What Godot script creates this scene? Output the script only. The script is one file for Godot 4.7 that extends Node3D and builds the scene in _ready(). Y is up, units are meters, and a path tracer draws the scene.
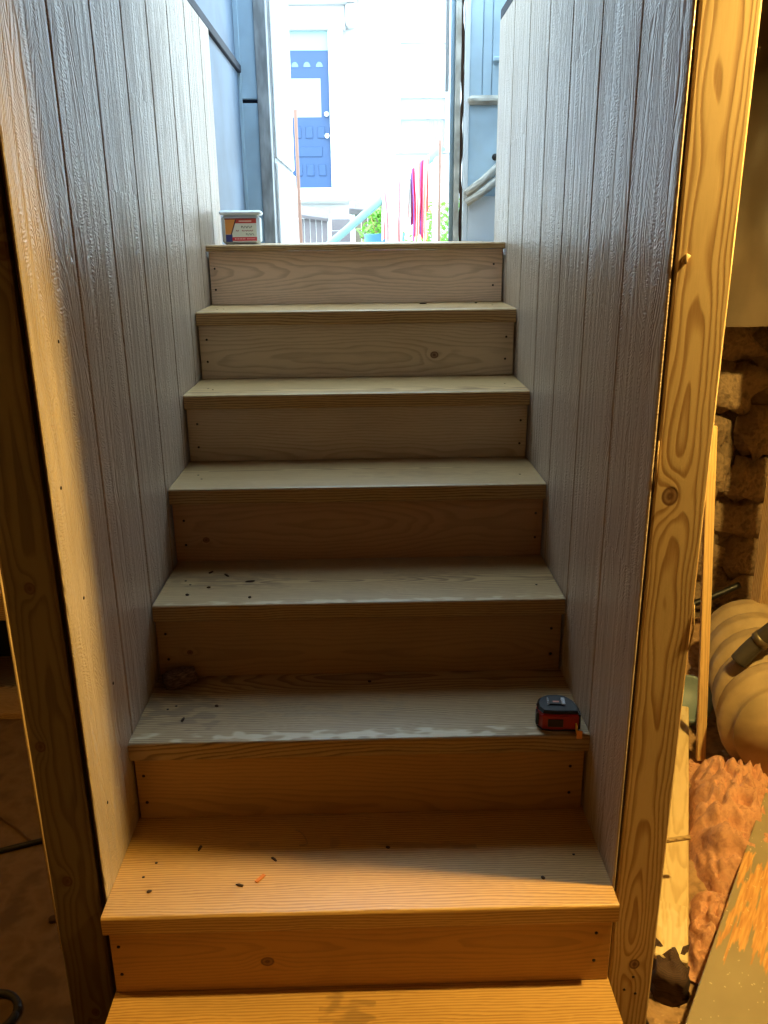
extends Node3D
# A cellar staircase between two sheets of grooved siding, seen from the cellar; daylight at the top, one bulb in the cellar.

const RISE := 0.1826
const RUN := 0.2463
const OVER := 0.015
const TREAD_TOP := [0.0, 0.1820, 0.3655, 0.5450, 0.7335, 0.9130, 1.1020, 1.2780]
var used := {}
var M := {}
var rng := RandomNumberGenerator.new()

# ------------------------------------------------------------------ naming
func numbered(called: String) -> String:
	if not used.has(called):
		used[called] = 0
		return called
	used[called] += 1
	return "%s_%03d" % [called, used[called]]

func tag(o: Node, label: String, category: String, group := "") -> Node:
	o.set_meta("label", label)
	o.set_meta("category", category)
	if group != "":
		o.set_meta("group", group)
	return o

func thing(called: String, label: String, category: String, at := Vector3.ZERO, group := "") -> Node3D:
	var o := Node3D.new()
	o.name = numbered(called)
	add_child(o)
	o.position = at
	tag(o, label, category, group)
	return o

func setting(called: String, at := Vector3.ZERO) -> Node3D:
	var o := Node3D.new()
	o.name = called
	add_child(o)
	o.position = at
	o.set_meta("kind", "structure")
	return o

func put(called: String, mesh: Mesh, m: Material, parent: Node = null, at := Vector3.ZERO, turn := Vector3.ZERO) -> MeshInstance3D:
	var o := MeshInstance3D.new()
	o.mesh = mesh
	o.material_override = m
	if parent == null:
		o.name = numbered(called)
		add_child(o)
	else:
		o.name = called
		parent.add_child(o, true)
	o.position = at
	o.rotation = turn
	return o

# ------------------------------------------------------------------ shapes
func tri(st: SurfaceTool, a: Vector3, b: Vector3, c: Vector3, n: Vector3, ua: Vector2, ub: Vector2, uc: Vector2) -> void:
	if (b - a).cross(c - a).dot(n) > 0.0:
		var t := b; b = c; c = t
		var tu := ub; ub = uc; uc = tu
	st.set_normal(n); st.set_uv(ua); st.add_vertex(a)
	st.set_normal(n); st.set_uv(ub); st.add_vertex(b)
	st.set_normal(n); st.set_uv(uc); st.add_vertex(c)

# a box with chamfered edges; the grain runs along axis g, the texture covers tl x tw metres
func block(size: Vector3, b := 0.002, g := 0, tl := 1.0, tw := 1.0, off := Vector2.ZERO) -> ArrayMesh:
	var st := SurfaceTool.new()
	st.begin(Mesh.PRIMITIVE_TRIANGLES)
	var h := size * 0.5
	b = minf(b, minf(h.x, minf(h.y, h.z)) * 0.8)
	var uvf := func(p: Vector3, na: int) -> Vector2:
		var o := 0
		if na == g:
			var p1 := (g + 1) % 3
			var p2 := (g + 2) % 3
			return Vector2((p[p1] + h[p1]) / tl, (p[p2] + h[p2]) / tw) + off
		for k in 3:
			if k != g and k != na:
				o = k
		var extra := 0.0 if na == 1 else 0.37
		return Vector2((p[g] + h[g]) / tl, (p[o] + h[o]) / tw + extra) + off
	var fv := func(ax: int, s: Vector3) -> Vector3:
		var v := Vector3()
		for k in 3:
			v[k] = s[k] * (h[k] if k == ax else h[k] - b)
		return v
	for ax in 3:
		var a1 := (ax + 1) % 3
		var a2 := (ax + 2) % 3
		for s in [-1.0, 1.0]:
			var n := Vector3(); n[ax] = s
			var q := []
			for c in [[-1.0, -1.0], [1.0, -1.0], [1.0, 1.0], [-1.0, 1.0]]:
				var sg := Vector3(); sg[ax] = s; sg[a1] = c[0]; sg[a2] = c[1]
				q.append(fv.call(ax, sg))
			var u := []
			for p in q:
				u.append(uvf.call(p, ax))
			tri(st, q[0], q[1], q[2], n, u[0], u[1], u[2])
			tri(st, q[0], q[2], q[3], n, u[0], u[2], u[3])
	if b > 0.0:
		for a3 in 3:
			var a1 := (a3 + 1) % 3
			var a2 := (a3 + 2) % 3
			for s1 in [-1.0, 1.0]:
				for s2 in [-1.0, 1.0]:
					var n := Vector3(); n[a1] = s1; n[a2] = s2
					n = n.normalized()
					var sp := Vector3(); sp[a1] = s1; sp[a2] = s2; sp[a3] = 1.0
					var sm := sp; sm[a3] = -1.0
					var q := [fv.call(a1, sm), fv.call(a1, sp), fv.call(a2, sp), fv.call(a2, sm)]
					var na := a1 if a1 != g else a2
					var u := []
					for p in q:
						u.append(uvf.call(p, na))
					tri(st, q[0], q[1], q[2], n, u[0], u[1], u[2])
					tri(st, q[0], q[2], q[3], n, u[0], u[2], u[3])
		for sx in [-1.0, 1.0]:
			for sy in [-1.0, 1.0]:
				for sz in [-1.0, 1.0]:
					var s := Vector3(sx, sy, sz)
					var q := [fv.call(0, s), fv.call(1, s), fv.call(2, s)]
					tri(st, q[0], q[1], q[2], s.normalized(), uvf.call(q[0], 0), uvf.call(q[1], 1), uvf.call(q[2], 2))
	return st.commit()

func board(called: String, from: Vector3, to: Vector3, m: Material, parent: Node, g := 0, tl := 1.0, tw := 0.35, off := Vector2.ZERO, b := 0.002) -> MeshInstance3D:
	var lo := from.min(to)
	var hi := from.max(to)
	return put(called, block(hi - lo, b, g, tl, tw, off), m, parent, (lo + hi) * 0.5)

# a tread: rounded front edges, grain along x; z runs from 0 (nose) back to -deep
func tread_mesh(x0: float, x1: float, thick: float, deep: float) -> ArrayMesh:
	var prof := []           # [z, y, normal z, normal y]
	var r := 0.006
	prof.append([-deep, -thick, 0.0, -1.0])
	for k in 5:
		var a := -PI / 2 + PI / 2 * k / 4.0
		prof.append([-0.003 + 0.003 * cos(a), -thick + 0.003 + 0.003 * sin(a), cos(a), sin(a)])
	for k in 6:
		var a := PI / 2 * k / 5.0
		prof.append([-r + r * cos(a), -r + r * sin(a), cos(a), sin(a)])
	prof.append([-deep, 0.0, 0.0, 1.0])
	var st := SurfaceTool.new()
	st.begin(Mesh.PRIMITIVE_TRIANGLES)
	var run := 0.0
	for k in prof.size() - 1:
		var p: Array = prof[k]
		var q: Array = prof[k + 1]
		var nxt := run + Vector2(q[0] - p[0], q[1] - p[1]).length()
		var v0 := (run - deep - 0.038) / 0.31
		var v1 := (nxt - deep - 0.038) / 0.31
		var c := [Vector3(x0, p[1], p[0]), Vector3(x1, p[1], p[0]), Vector3(x1, q[1], q[0]), Vector3(x0, q[1], q[0])]
		var n := [Vector3(0, p[3], p[2]), Vector3(0, p[3], p[2]), Vector3(0, q[3], q[2]), Vector3(0, q[3], q[2])]
		var u := [Vector2(0, v0), Vector2((x1 - x0) / 0.9, v0), Vector2((x1 - x0) / 0.9, v1), Vector2(0, v1)]
		for i in [0, 3, 2, 0, 2, 1]:
			st.set_normal(n[i]); st.set_uv(u[i]); st.add_vertex(c[i])
		run = nxt
	var mid := Vector2(-deep * 0.5, -thick * 0.5)
	for k in prof.size():
		var p: Array = prof[k]
		var q: Array = prof[(k + 1) % prof.size()]
		for x in [x0, x1]:
			var nn := Vector3(signf(x), 0, 0)
			tri(st, Vector3(x, mid.y, mid.x), Vector3(x, p[1], p[0]), Vector3(x, q[1], q[0]), nn, mid, Vector2(p[0], p[1]), Vector2(q[0], q[1]))
	return st.commit()

func smooth_grid(rows: Array, closed_u: bool, uvs := Vector2(1, 1)) -> ArrayMesh:
	# rows of points -> a smooth skin
	var st := SurfaceTool.new()
	st.begin(Mesh.PRIMITIVE_TRIANGLES)
	st.set_smooth_group(0)
	var nr := rows.size()
	var nc: int = rows[0].size()
	var idx := func(r: int, c: int) -> int: return r * (nc + (1 if closed_u else 0)) + c
	for r in nr:
		for c in nc + (1 if closed_u else 0):
			st.set_uv(Vector2(float(c) / maxf(1.0, nc - (0 if closed_u else 1)), float(r) / maxf(1.0, nr - 1)) * uvs)
			st.add_vertex(rows[r][c % nc])
	for r in nr - 1:
		for c in nc - (0 if closed_u else 1):
			var a: int = idx.call(r, c); var b: int = idx.call(r, c + 1)
			var d: int = idx.call(r + 1, c); var e: int = idx.call(r + 1, c + 1)
			st.add_index(a); st.add_index(b); st.add_index(e)
			st.add_index(a); st.add_index(e); st.add_index(d)
	st.generate_normals()
	return st.commit()

func tube(pts: Array, rad, sides := 10) -> ArrayMesh:
	var rows := []
	var n := pts.size()
	for i in n:
		var p: Vector3 = pts[i]
		var d: Vector3 = (pts[mini(i + 1, n - 1)] - pts[maxi(i - 1, 0)]).normalized()
		var up := Vector3.UP if absf(d.y) < 0.9 else Vector3.RIGHT
		var s := d.cross(up).normalized()
		var t := s.cross(d).normalized()
		var r: float = rad[i] if rad is Array else rad
		var ring := []
		for k in sides:
			var a := TAU * k / sides
			ring.append(p + (s * cos(a) + t * sin(a)) * r)
		rows.append(ring)
	var cap0 := []; var cap1 := []
	for k in sides:
		cap0.append(pts[0]); cap1.append(pts[n - 1])
	rows.push_front(rows[0].duplicate()); rows.push_front(cap0)
	rows.push_back(rows[rows.size() - 1].duplicate()); rows.push_back(cap1)
	return smooth_grid(rows, true)

func curve(pts: Array, steps := 6) -> Array:
	var out := []
	for i in pts.size() - 1:
		var a: Vector3 = pts[maxi(i - 1, 0)]; var b: Vector3 = pts[i]
		var c: Vector3 = pts[i + 1]; var d: Vector3 = pts[mini(i + 2, pts.size() - 1)]
		for k in steps:
			out.append(b.cubic_interpolate(c, a, d, float(k) / steps))
	out.append(pts[pts.size() - 1])
	return out

func lathe(profile: Array, sides := 20) -> ArrayMesh:
	var rows := []
	for p in profile:
		var ring := []
		for k in sides:
			var a := -TAU * k / sides
			ring.append(Vector3(cos(a) * p.x, p.y, sin(a) * p.x))
		rows.append(ring)
	return smooth_grid(rows, true)

# a flat outline in x,z pulled up from y0 to y1, its edges chamfered by c
func prism(outline: PackedVector2Array, y0: float, y1: float, c := 0.002) -> ArrayMesh:
	var st := SurfaceTool.new()
	st.begin(Mesh.PRIMITIVE_TRIANGLES)
	var n := outline.size()
	var mid := Vector2.ZERO
	for p in outline:
		mid += p / n
	var ring := func(y: float, inset: float) -> Array:
		var o := []
		for p in outline:
			var q: Vector2 = p + (mid - p).normalized() * inset
			o.append(Vector3(q.x, y, q.y))
		return o
	var rings := [ring.call(y0, c), ring.call(y0 + c, 0.0), ring.call(y1 - c, 0.0), ring.call(y1, c)]
	for r in 3:
		for k in n:
			var a: Vector3 = rings[r][k]; var b: Vector3 = rings[r][(k + 1) % n]
			var d: Vector3 = rings[r + 1][k]; var e: Vector3 = rings[r + 1][(k + 1) % n]
			var nn := (b - a).cross(d - a).normalized()
			if nn.dot((a + b) * 0.5 - Vector3(mid.x, (y0 + y1) * 0.5, mid.y)) < 0.0:
				nn = -nn
			tri(st, a, b, e, nn, Vector2(0, 0), Vector2(1, 0), Vector2(1, 1))
			tri(st, a, e, d, nn, Vector2(0, 0), Vector2(1, 1), Vector2(0, 1))
	var ids := Geometry2D.triangulate_polygon(outline)
	for top in [0, 3]:
		for k in range(0, ids.size(), 3):
			var nn := Vector3.UP if top == 3 else Vector3.DOWN
			var p: Array = [rings[top][ids[k]], rings[top][ids[k + 1]], rings[top][ids[k + 2]]]
			tri(st, p[0], p[1], p[2], nn, Vector2(p[0].x, p[0].z) * 4, Vector2(p[1].x, p[1].z) * 4, Vector2(p[2].x, p[2].z) * 4)
	return st.commit()

# a rough lump, flat below: for chips, stones and clods
func lump(size: Vector3, seed_: int, rough := 0.18, rows_ := 7, cols := 9, square := 0.55) -> ArrayMesh:
	var nz := FastNoiseLite.new()
	nz.seed = seed_
	nz.frequency = 1.1
	var rows := []
	for r in rows_ + 1:
		var la := -PI / 2 + PI * r / rows_
		var ring := []
		for k in cols:
			var lo := TAU * k / cols
			var d := Vector3(cos(la) * cos(lo), sin(la), cos(la) * sin(lo))
			var m := maxf(absf(d.x), maxf(absf(d.y), absf(d.z)))
			var p := d.lerp(d / m, square)
			p *= 1.0 + rough * nz.get_noise_3dv(d * 1.6)
			ring.append(p * size * 0.5)
		rows.append(ring)
	return smooth_grid(rows, true)

# ------------------------------------------------------------------ textures
func noise(seed_: int, freq: float, oct := 3) -> FastNoiseLite:
	var n := FastNoiseLite.new()
	n.seed = seed_
	n.noise_type = FastNoiseLite.TYPE_SIMPLEX_SMOOTH
	n.frequency = freq
	n.fractal_octaves = oct
	return n

# sawn softwood: growth rings cut by the face, knots at [along, across, radius] in metres
func wood(w: int, h: int, ml: float, mw: float, sd: int, v0: float, d0: float, slope: float, ring: float, early: Color, late: Color, knots := [], strength := 0.75, stains_highlights := [], sway := 0.02) -> ImageTexture:
	var slow := noise(sd, 1.0, 2)
	var mid := noise(sd + 1, 1.0, 2)
	var fine := noise(sd + 2, 1.0, 2)
	var data := PackedByteArray()
	data.resize(w * h * 3)
	var knotc := Color(0.30, 0.17, 0.09)
	var at := 0
	for j in h:
		var v := mw * (j + 0.5) / h
		for i in w:
			var u := ml * (i + 0.5) / w
			var dep := d0 + slope * u + sway * slow.get_noise_2d(u * 1.1, v * 1.5 + 7.0)
			var r := sqrt((v - v0) * (v - v0) + dep * dep) + 0.0035 * mid.get_noise_2d(u * 5.0, v * 22.0)
			var core := 0.0
			for k in knots:
				var du: float = (u - k[0]) * 0.55
				var dv: float = v - k[1]
				var kd := sqrt(du * du + dv * dv)
				var kr: float = k[2]
				if kd < kr * 5.0:
					r += 1.3 * kr * exp(-kd * kd / (kr * kr * 2.6))
					var ce := sqrt((u - k[0]) * (u - k[0]) * 0.7 + dv * dv) / kr
					if ce < 1.0:
						core = maxf(core, smoothstep(1.0, 0.8, ce) * (0.75 + 0.25 * sin(ce * 9.0)))
			var t := fposmod(r / ring, 1.0)
			var s := smoothstep(0.35, 0.85, t) * (1.0 - smoothstep(0.88, 1.0, t))
			var g := fine.get_noise_2d(u * 14.0, v * 900.0)
			var g2 := fine.get_noise_2d(u * 3.0 + 40.0, v * 12.0)
			var c := early.lerp(late, clampf(s * strength + 0.13 * g + 0.12 * g2, 0.0, 1.0))
			c = c.lerp(knotc, core * 0.85)
			for q in stains_highlights:
				var qu: float = absf(u - q[0]) / q[2]
				var qv: float = absf(v - q[1]) / q[3]
				if qu < 1.0 and qv < 1.0:
					var f: float = smoothstep(-0.25, 0.35, fine.get_noise_2d(u * 16.0 + 9.0, v * 40.0) + 0.9 * (1.0 - maxf(qu, qv)) - 0.35)
					c = c.lerp(q[4], f * q[5] * 0.6)
			data[at] = int(clampf(c.r, 0, 1) * 255.0)
			data[at + 1] = int(clampf(c.g, 0, 1) * 255.0)
			data[at + 2] = int(clampf(c.b, 0, 1) * 255.0)
			at += 3
	var im := Image.create_from_data(w, h, false, Image.FORMAT_RGB8, data)
	im.generate_mipmaps()
	return ImageTexture.create_from_image(im)

# embossed rough-sawn face of the siding as a height map, 1 mm to a pixel: x across 0.25 m, y along 2 m
func siding_relief() -> ImageTexture:
	var w := 2048
	var h := 256
	var slow := noise(31, 1.0, 2)
	var a := noise(32, 1.0, 2)
	var b := noise(33, 1.0, 3)
	var data := PackedByteArray()
	data.resize(w * h)
	var at := 0
	for j in h:
		var v := j * 0.001
		for i in w:
			var u := i * 0.001
			var sl := slow.get_noise_2d(u * 1.6, v * 9.0)
			var r := absf(v - 0.11 + 0.03 * slow.get_noise_2d(u * 2.2 + 30.0, 0.0)) + 0.05 * sl
			var line := fposmod(r / 0.0085 + 0.5 * a.get_noise_2d(u * 6.0, v * 30.0), 1.0)
			var ridge := smoothstep(0.0, 0.55, line) * (1.0 - smoothstep(0.75, 1.0, line))
			var chat := a.get_noise_2d(u * 210.0 + sl * 14.0, v * 55.0)
			var grit := b.get_noise_2d(u * 90.0, v * 420.0)
			var mask := smoothstep(-0.25, 0.3, slow.get_noise_2d(u * 2.5 + 80.0, v * 14.0))
			var band := slow.get_noise_2d(u * 0.8 + 200.0, v * 38.0)
			var z := 0.45 + mask * (ridge - 0.5) * 0.36 + (1.0 - 0.6 * mask) * chat * 0.26 + grit * 0.12 + band * 0.42
			data[at] = int(clampf(z, 0.0, 1.0) * 255.0)
			at += 1
	return ImageTexture.create_from_image(Image.create_from_data(w, h, false, Image.FORMAT_L8, data))

func noise_tex(sd: int, freq: float, colors: Array, size := 256, oct := 4) -> NoiseTexture2D:
	var t := NoiseTexture2D.new()
	t.width = size; t.height = size
	t.seamless = true
	t.noise = noise(sd, freq, oct)
	var g := Gradient.new()
	g.offsets = PackedFloat32Array()
	var offs := PackedFloat32Array(); var cols := PackedColorArray()
	for k in colors.size():
		offs.append(0.2 + 0.6 * k / maxf(1.0, colors.size() - 1)); cols.append(colors[k])
	g.offsets = offs; g.colors = cols
	t.color_ramp = g
	return t

func height_tex(sd: int, freq: float, size := 256, oct := 5) -> NoiseTexture2D:
	var t := NoiseTexture2D.new()
	t.width = size; t.height = size
	t.seamless = true
	t.noise = noise(sd, freq, oct)
	return t

func mat(c: Color, rough := 0.7, metal := 0.0, tex: Texture2D = null, spec := 0.5) -> StandardMaterial3D:
	var m := StandardMaterial3D.new()
	m.albedo_color = c
	m.roughness = rough
	m.metallic = metal
	m.metallic_specular = spec
	if tex:
		m.albedo_texture = tex
	return m

func tri_mat(tex: Texture2D, scale_: float, rough := 0.9, relief: Texture2D = null, depth := 0.0, tint := Color.WHITE) -> StandardMaterial3D:
	var m := mat(tint, rough, 0.0, tex)
	m.uv1_triplanar = true
	m.uv1_world_triplanar = true
	m.uv1_scale = Vector3.ONE * scale_
	if relief:
		m.heightmap_enabled = true
		m.heightmap_texture = relief
		m.heightmap_scale = depth
	return m

func wood_mat(tex: Texture2D, rough := 0.55) -> StandardMaterial3D:
	var m := mat(Color.WHITE, rough, 0.0, tex)
	m.heightmap_enabled = true
	m.heightmap_texture = tex
	m.heightmap_scale = 0.05
	return m

# ------------------------------------------------------------------ scene
func _ready() -> void:
	rng.seed = 4711
	light_and_camera()
	materials()
	room()
	siding_walls()
	posts()
	stairs()
	doorway()
	outdoors()
	cellar_right()
	cellar_left()
	small_things()

func light_and_camera() -> void:
	var cam := Camera3D.new()
	cam.name = "camera"
	add_child(cam)
	cam.position = Vector3(0.0229, 1.2908, 1.1698)
	cam.rotation = Vector3(-0.3146, -0.0199, -0.0105)
	cam.fov = rad_to_deg(2.0 * atan(512.0 / 839.68))
	cam.near = 0.02
	cam.current = true

	var sky := ProceduralSkyMaterial.new()
	sky.sky_top_color = Color(0.72, 0.82, 0.88)
	sky.sky_horizon_color = Color(0.90, 0.95, 0.96)
	sky.ground_bottom_color = Color(0.45, 0.44, 0.42)
	sky.ground_horizon_color = Color(0.75, 0.78, 0.80)
	sky.sky_energy_multiplier = 2.35
	sky.ground_energy_multiplier = 1.0
	var we := WorldEnvironment.new()
	we.name = "environment"
	var e := Environment.new()
	e.background_mode = Environment.BG_SKY
	e.sky = Sky.new()
	e.sky.sky_material = sky
	e.ambient_light_source = Environment.AMBIENT_SOURCE_SKY
	e.tonemap_mode = Environment.TONE_MAPPER_LINEAR
	e.tonemap_exposure = 1.82
	e.sdfgi_enabled = true
	e.ssao_enabled = true
	e.ssil_enabled = true
	we.environment = e
	add_child(we)

	var sun := DirectionalLight3D.new()
	sun.name = "sun"
	sun.light_color = Color(1.0, 0.95, 0.87)
	sun.light_energy = 0.4
	sun.light_angular_distance = 0.53
	sun.shadow_enabled = true
	add_child(sun)
	sun.look_at_from_position(Vector3(1.4, 6.0, 3.2), Vector3.ZERO)

func materials() -> void:
	var early := Color(0.73, 0.61, 0.42)
	var late := Color(0.40, 0.29, 0.16)
	M.early = early
	M.late = late
	M.stock = wood_mat(wood(768, 192, 1.0, 0.25, 401, 0.10, 0.03, 0.03, 0.006, early, late), 0.6)
	M.old_wood = wood_mat(wood(512, 128, 1.0, 0.25, 402, 0.05, 0.05, 0.02, 0.005, Color(0.70, 0.58, 0.40), Color(0.45, 0.32, 0.18)), 0.8)
	M.gray_wood = wood_mat(wood(512, 128, 1.0, 0.25, 403, 0.16, 0.04, 0.02, 0.006, Color(0.66, 0.66, 0.66), Color(0.45, 0.45, 0.46)), 0.8)
	var side := mat(Color(0.72, 0.65, 0.57), 0.29)
	side.albedo_texture = noise_tex(35, 0.02, [Color(0.93, 0.92, 0.91), Color(1, 1, 1)])
	side.heightmap_enabled = true
	side.heightmap_texture = siding_relief()
	side.heightmap_scale = 0.34
	M.siding = side
	M.siding_core = mat(Color(0.30, 0.20, 0.13), 0.9)
	M.nail = mat(Color(0.16, 0.13, 0.11), 0.5, 0.6)
	M.blue_gray = mat(Color(0.58, 0.68, 0.76), 0.55, 0.0, noise_tex(51, 0.012, [Color(0.90, 0.90, 0.90), Color(1, 1, 1)]))
	M.gray_paint = mat(Color(0.56, 0.58, 0.60), 0.7, 0.0, noise_tex(49, 0.02, [Color(0.75, 0.75, 0.75), Color(1, 1, 1)]))
	M.blue_gray_lit = mat(Color(0.74, 0.83, 0.89), 0.55, 0.0, noise_tex(48, 0.012, [Color(0.90, 0.90, 0.90), Color(1, 1, 1)]))  # same blue-gray paint lightened: stronger daylight put into the colour
	M.dark_gap = mat(Color(0.12, 0.14, 0.20), 0.8)
	M.blue_gray_shaded = mat(Color(0.36, 0.44, 0.53), 0.6, 0.0, noise_tex(50, 0.012, [Color(0.88, 0.88, 0.88), Color(1, 1, 1)]))  # same blue-gray paint darkened: shade on the left wall put into the colour
	M.white = mat(Color(0.86, 0.87, 0.88), 0.6)
	M.house_white = mat(Color(0.74, 0.75, 0.76), 0.6)
	M.cream = mat(Color(0.80, 0.78, 0.74), 0.7, 0.0, noise_tex(52, 0.03, [Color(0.75, 0.74, 0.72), Color(1, 1, 1)]))
	M.concrete = tri_mat(noise_tex(53, 0.02, [Color(0.36, 0.27, 0.17), Color(0.46, 0.36, 0.24), Color(0.40, 0.30, 0.19)]), 1.3, 0.85, height_tex(54, 0.04), 0.15)
	M.dirt = tri_mat(noise_tex(55, 0.05, [Color(0.52, 0.40, 0.27), Color(0.64, 0.50, 0.35), Color(0.68, 0.54, 0.38)]), 2.0, 0.95, height_tex(56, 0.06), 0.6)
	M.stone = tri_mat(noise_tex(57, 0.03, [Color(0.42, 0.35, 0.27), Color(0.60, 0.50, 0.38), Color(0.52, 0.43, 0.33)]), 3.0, 0.95, height_tex(58, 0.05), 0.8)
	M.mortar = tri_mat(noise_tex(59, 0.05, [Color(0.42, 0.35, 0.27), Color(0.52, 0.43, 0.32)]), 3.0, 0.98, height_tex(60, 0.08), 0.6)
	M.insulation = tri_mat(noise_tex(61, 0.05, [Color(0.66, 0.46, 0.36), Color(0.80, 0.60, 0.45), Color(0.75, 0.53, 0.40)]), 4.0, 1.0, height_tex(62, 0.03), 0.35)
	M.cellar_paint = tri_mat(noise_tex(63, 0.02, [Color(0.60, 0.52, 0.42), Color(0.68, 0.60, 0.49)]), 1.0, 0.9)
	M.rubber = mat(Color(0.08, 0.075, 0.07), 0.5)
	M.lath = wood_mat(wood(512, 128, 1.0, 0.25, 405, -0.2, 0.03, 0.01, 0.007, Color(0.88, 0.74, 0.50), Color(0.74, 0.57, 0.34)), 0.7)
	M.fence = wood_mat(wood(256, 128, 1.0, 0.25, 406, -0.1, 0.04, 0.02, 0.006, Color(0.42, 0.40, 0.41), Color(0.30, 0.28, 0.30)), 0.85)
	M.fence_tan = wood_mat(wood(256, 128, 1.0, 0.25, 407, -0.1, 0.04, 0.02, 0.006, Color(0.46, 0.42, 0.38), Color(0.34, 0.30, 0.27)), 0.85)
	M.dark_wood = wood_mat(wood(256, 128, 1.0, 0.25, 404, 0.10, 0.03, 0.02, 0.006, Color(0.30, 0.20, 0.13), Color(0.16, 0.10, 0.07)), 0.85)

# the cellar round the camera and the shaft over the stairs, all closed
func room() -> void:
	var fl := setting("floor")
	board("slab", Vector3(-2.4, -0.47, -2.3), Vector3(2.4, -0.37, 3.2), M.concrete, fl, 0, 1, 1, Vector2.ZERO, 0.0)
	var cl := setting("ceiling")
	board("ceiling_panel", Vector3(-2.4, 2.06, -0.05), Vector3(2.4, 2.16, 3.2), M.cellar_paint, cl, 0, 1, 1, Vector2.ZERO, 0.0)
	board("ceiling_panel", Vector3(-2.4, 2.06, -2.3), Vector3(-0.56, 2.16, -0.05), M.cellar_paint, cl, 0, 1, 1, Vector2.ZERO, 0.0)
	board("ceiling_panel", Vector3(0.56, 2.06, -2.3), Vector3(2.4, 2.16, -0.05), M.cellar_paint, cl, 0, 1, 1, Vector2.ZERO, 0.0)
	board("ceiling_panel", Vector3(-0.56, 2.06, -1.05), Vector3(0.56, 2.16, -0.05), M.cellar_paint, cl, 0, 1, 1, Vector2.ZERO, 0.0)
	var bk := setting("wall_rear")
	board("wall_face", Vector3(-2.4, -0.37, 3.1), Vector3(2.4, 2.06, 3.2), M.cellar_paint, bk, 0, 1, 1, Vector2.ZERO, 0.0)
	var sl := setting("wall_cellar_left")
	board("wall_face", Vector3(-2.4, -0.37, -2.3), Vector3(-2.3, 2.06, 3.1), M.cellar_paint, sl, 0, 1, 1, Vector2.ZERO, 0.0)
	board("wall_face", Vector3(-2.3, -0.37, -2.3), Vector3(-0.56, 2.06, -2.2), M.cellar_paint, sl, 0, 1, 1, Vector2.ZERO, 0.0)
	var sr := setting("wall_cellar_right")
	board("wall_face", Vector3(2.3, -0.37, -2.3), Vector3(2.4, 2.06, 3.1), M.cellar_paint, sr, 0, 1, 1, Vector2.ZERO, 0.0)
	# shaft over the stairs
	var sh := setting("wall_shaft")
	board("wall_face", Vector3(-4.5, 2.16, -1.05), Vector3(4.5, 5.2, -0.85), M.white, sh, 1, 1, 1, Vector2.ZERO, 0.0)  # unseen house wall, sized and whitened to block sun and bounce daylight
	board("wall_face", Vector3(-0.56, 1.95, -2.55), Vector3(-0.47, 2.5, -0.14), M.blue_gray_shaded, sh, 1, 1, 1, Vector2.ZERO, 0.0)
	board("wall_face", Vector3(0.47, 1.95, -1.72), Vector3(0.56, 2.5, -0.14), M.blue_gray, sh, 1, 1, 1, Vector2.ZERO, 0.0)
	board("wall_face", Vector3(0.66, 1.0, -2.6), Vector3(0.75, 2.5, -1.70), M.blue_gray, sh, 1, 1, 1, Vector2.ZERO, 0.0)
	board("wall_face", Vector3(0.47, 1.0, -1.72), Vector3(0.70, 2.5, -1.66), M.dark_gap, sh, 1, 1, 1, Vector2.ZERO, 0.0)
	board("wall_face", Vector3(-0.56, 1.0, -2.55), Vector3(-0.464, 1.95, -1.80), M.blue_gray_shaded, sh, 1, 1, 1, Vector2.ZERO, 0.0)

func siding_walls() -> void:
	for side in [-1, 1]:
		var w := setting("wall_left" if side < 0 else "wall_right")
		var cuts: Array = [-0.046, -0.285, -0.512, -0.728, -0.952, -1.178, -1.405, -1.633, -1.80] if side < 0 else [-0.046, -0.262, -0.495, -0.727, -0.958, -1.202, -1.446, -1.72]
		var xi: float = 0.4505 * side
		var xo: float = 0.4550 * side
		board("backing_sheet", Vector3(0.4548 * side, 0.165, cuts[0] - 0.004), Vector3(0.4590 * side, 1.92, cuts[cuts.size() - 1]), M.siding_core, w, 1, 2.0, 0.25)
		for k in cuts.size() - 1:
			var g0: float = 0.0 if k == 0 else 0.0032
			var g1: float = 0.0 if k == cuts.size() - 2 else 0.0032
			var off := Vector2(rng.randf(), rng.randf())
			board("siding_plank", Vector3(xi, 0.165, cuts[k] - g0), Vector3(xo, 1.92, cuts[k + 1] + g1), M.siding, w, 1, 2.0, 0.25, off, 0.0032)
		# top edge: a dark strip and a gap under the painted wall above
		board("top_strip", Vector3(0.4515 * side, 1.9205, -0.14), Vector3(0.52 * side, 1.95, cuts[cuts.size() - 1] - (0.75 if side < 0 else 0.0)), M.dark_gap, w, 2, 1, 0.25)
		if side < 0:
			for p in [Vector3(0, 1.145, -0.155), Vector3(0, 0.73, -0.12), Vector3(0, 0.34, -0.105), Vector3(0, 0.93, -0.085), Vector3(0, 0.52, -0.21)]:
				put("nail", lathe([Vector2(0, 0.0012), Vector2(0.0028, 0.001), Vector2(0.003, -0.001)], 10), M.nail, w, Vector3(xi, p.y, p.z), Vector3(0, 0, -PI / 2))

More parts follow.
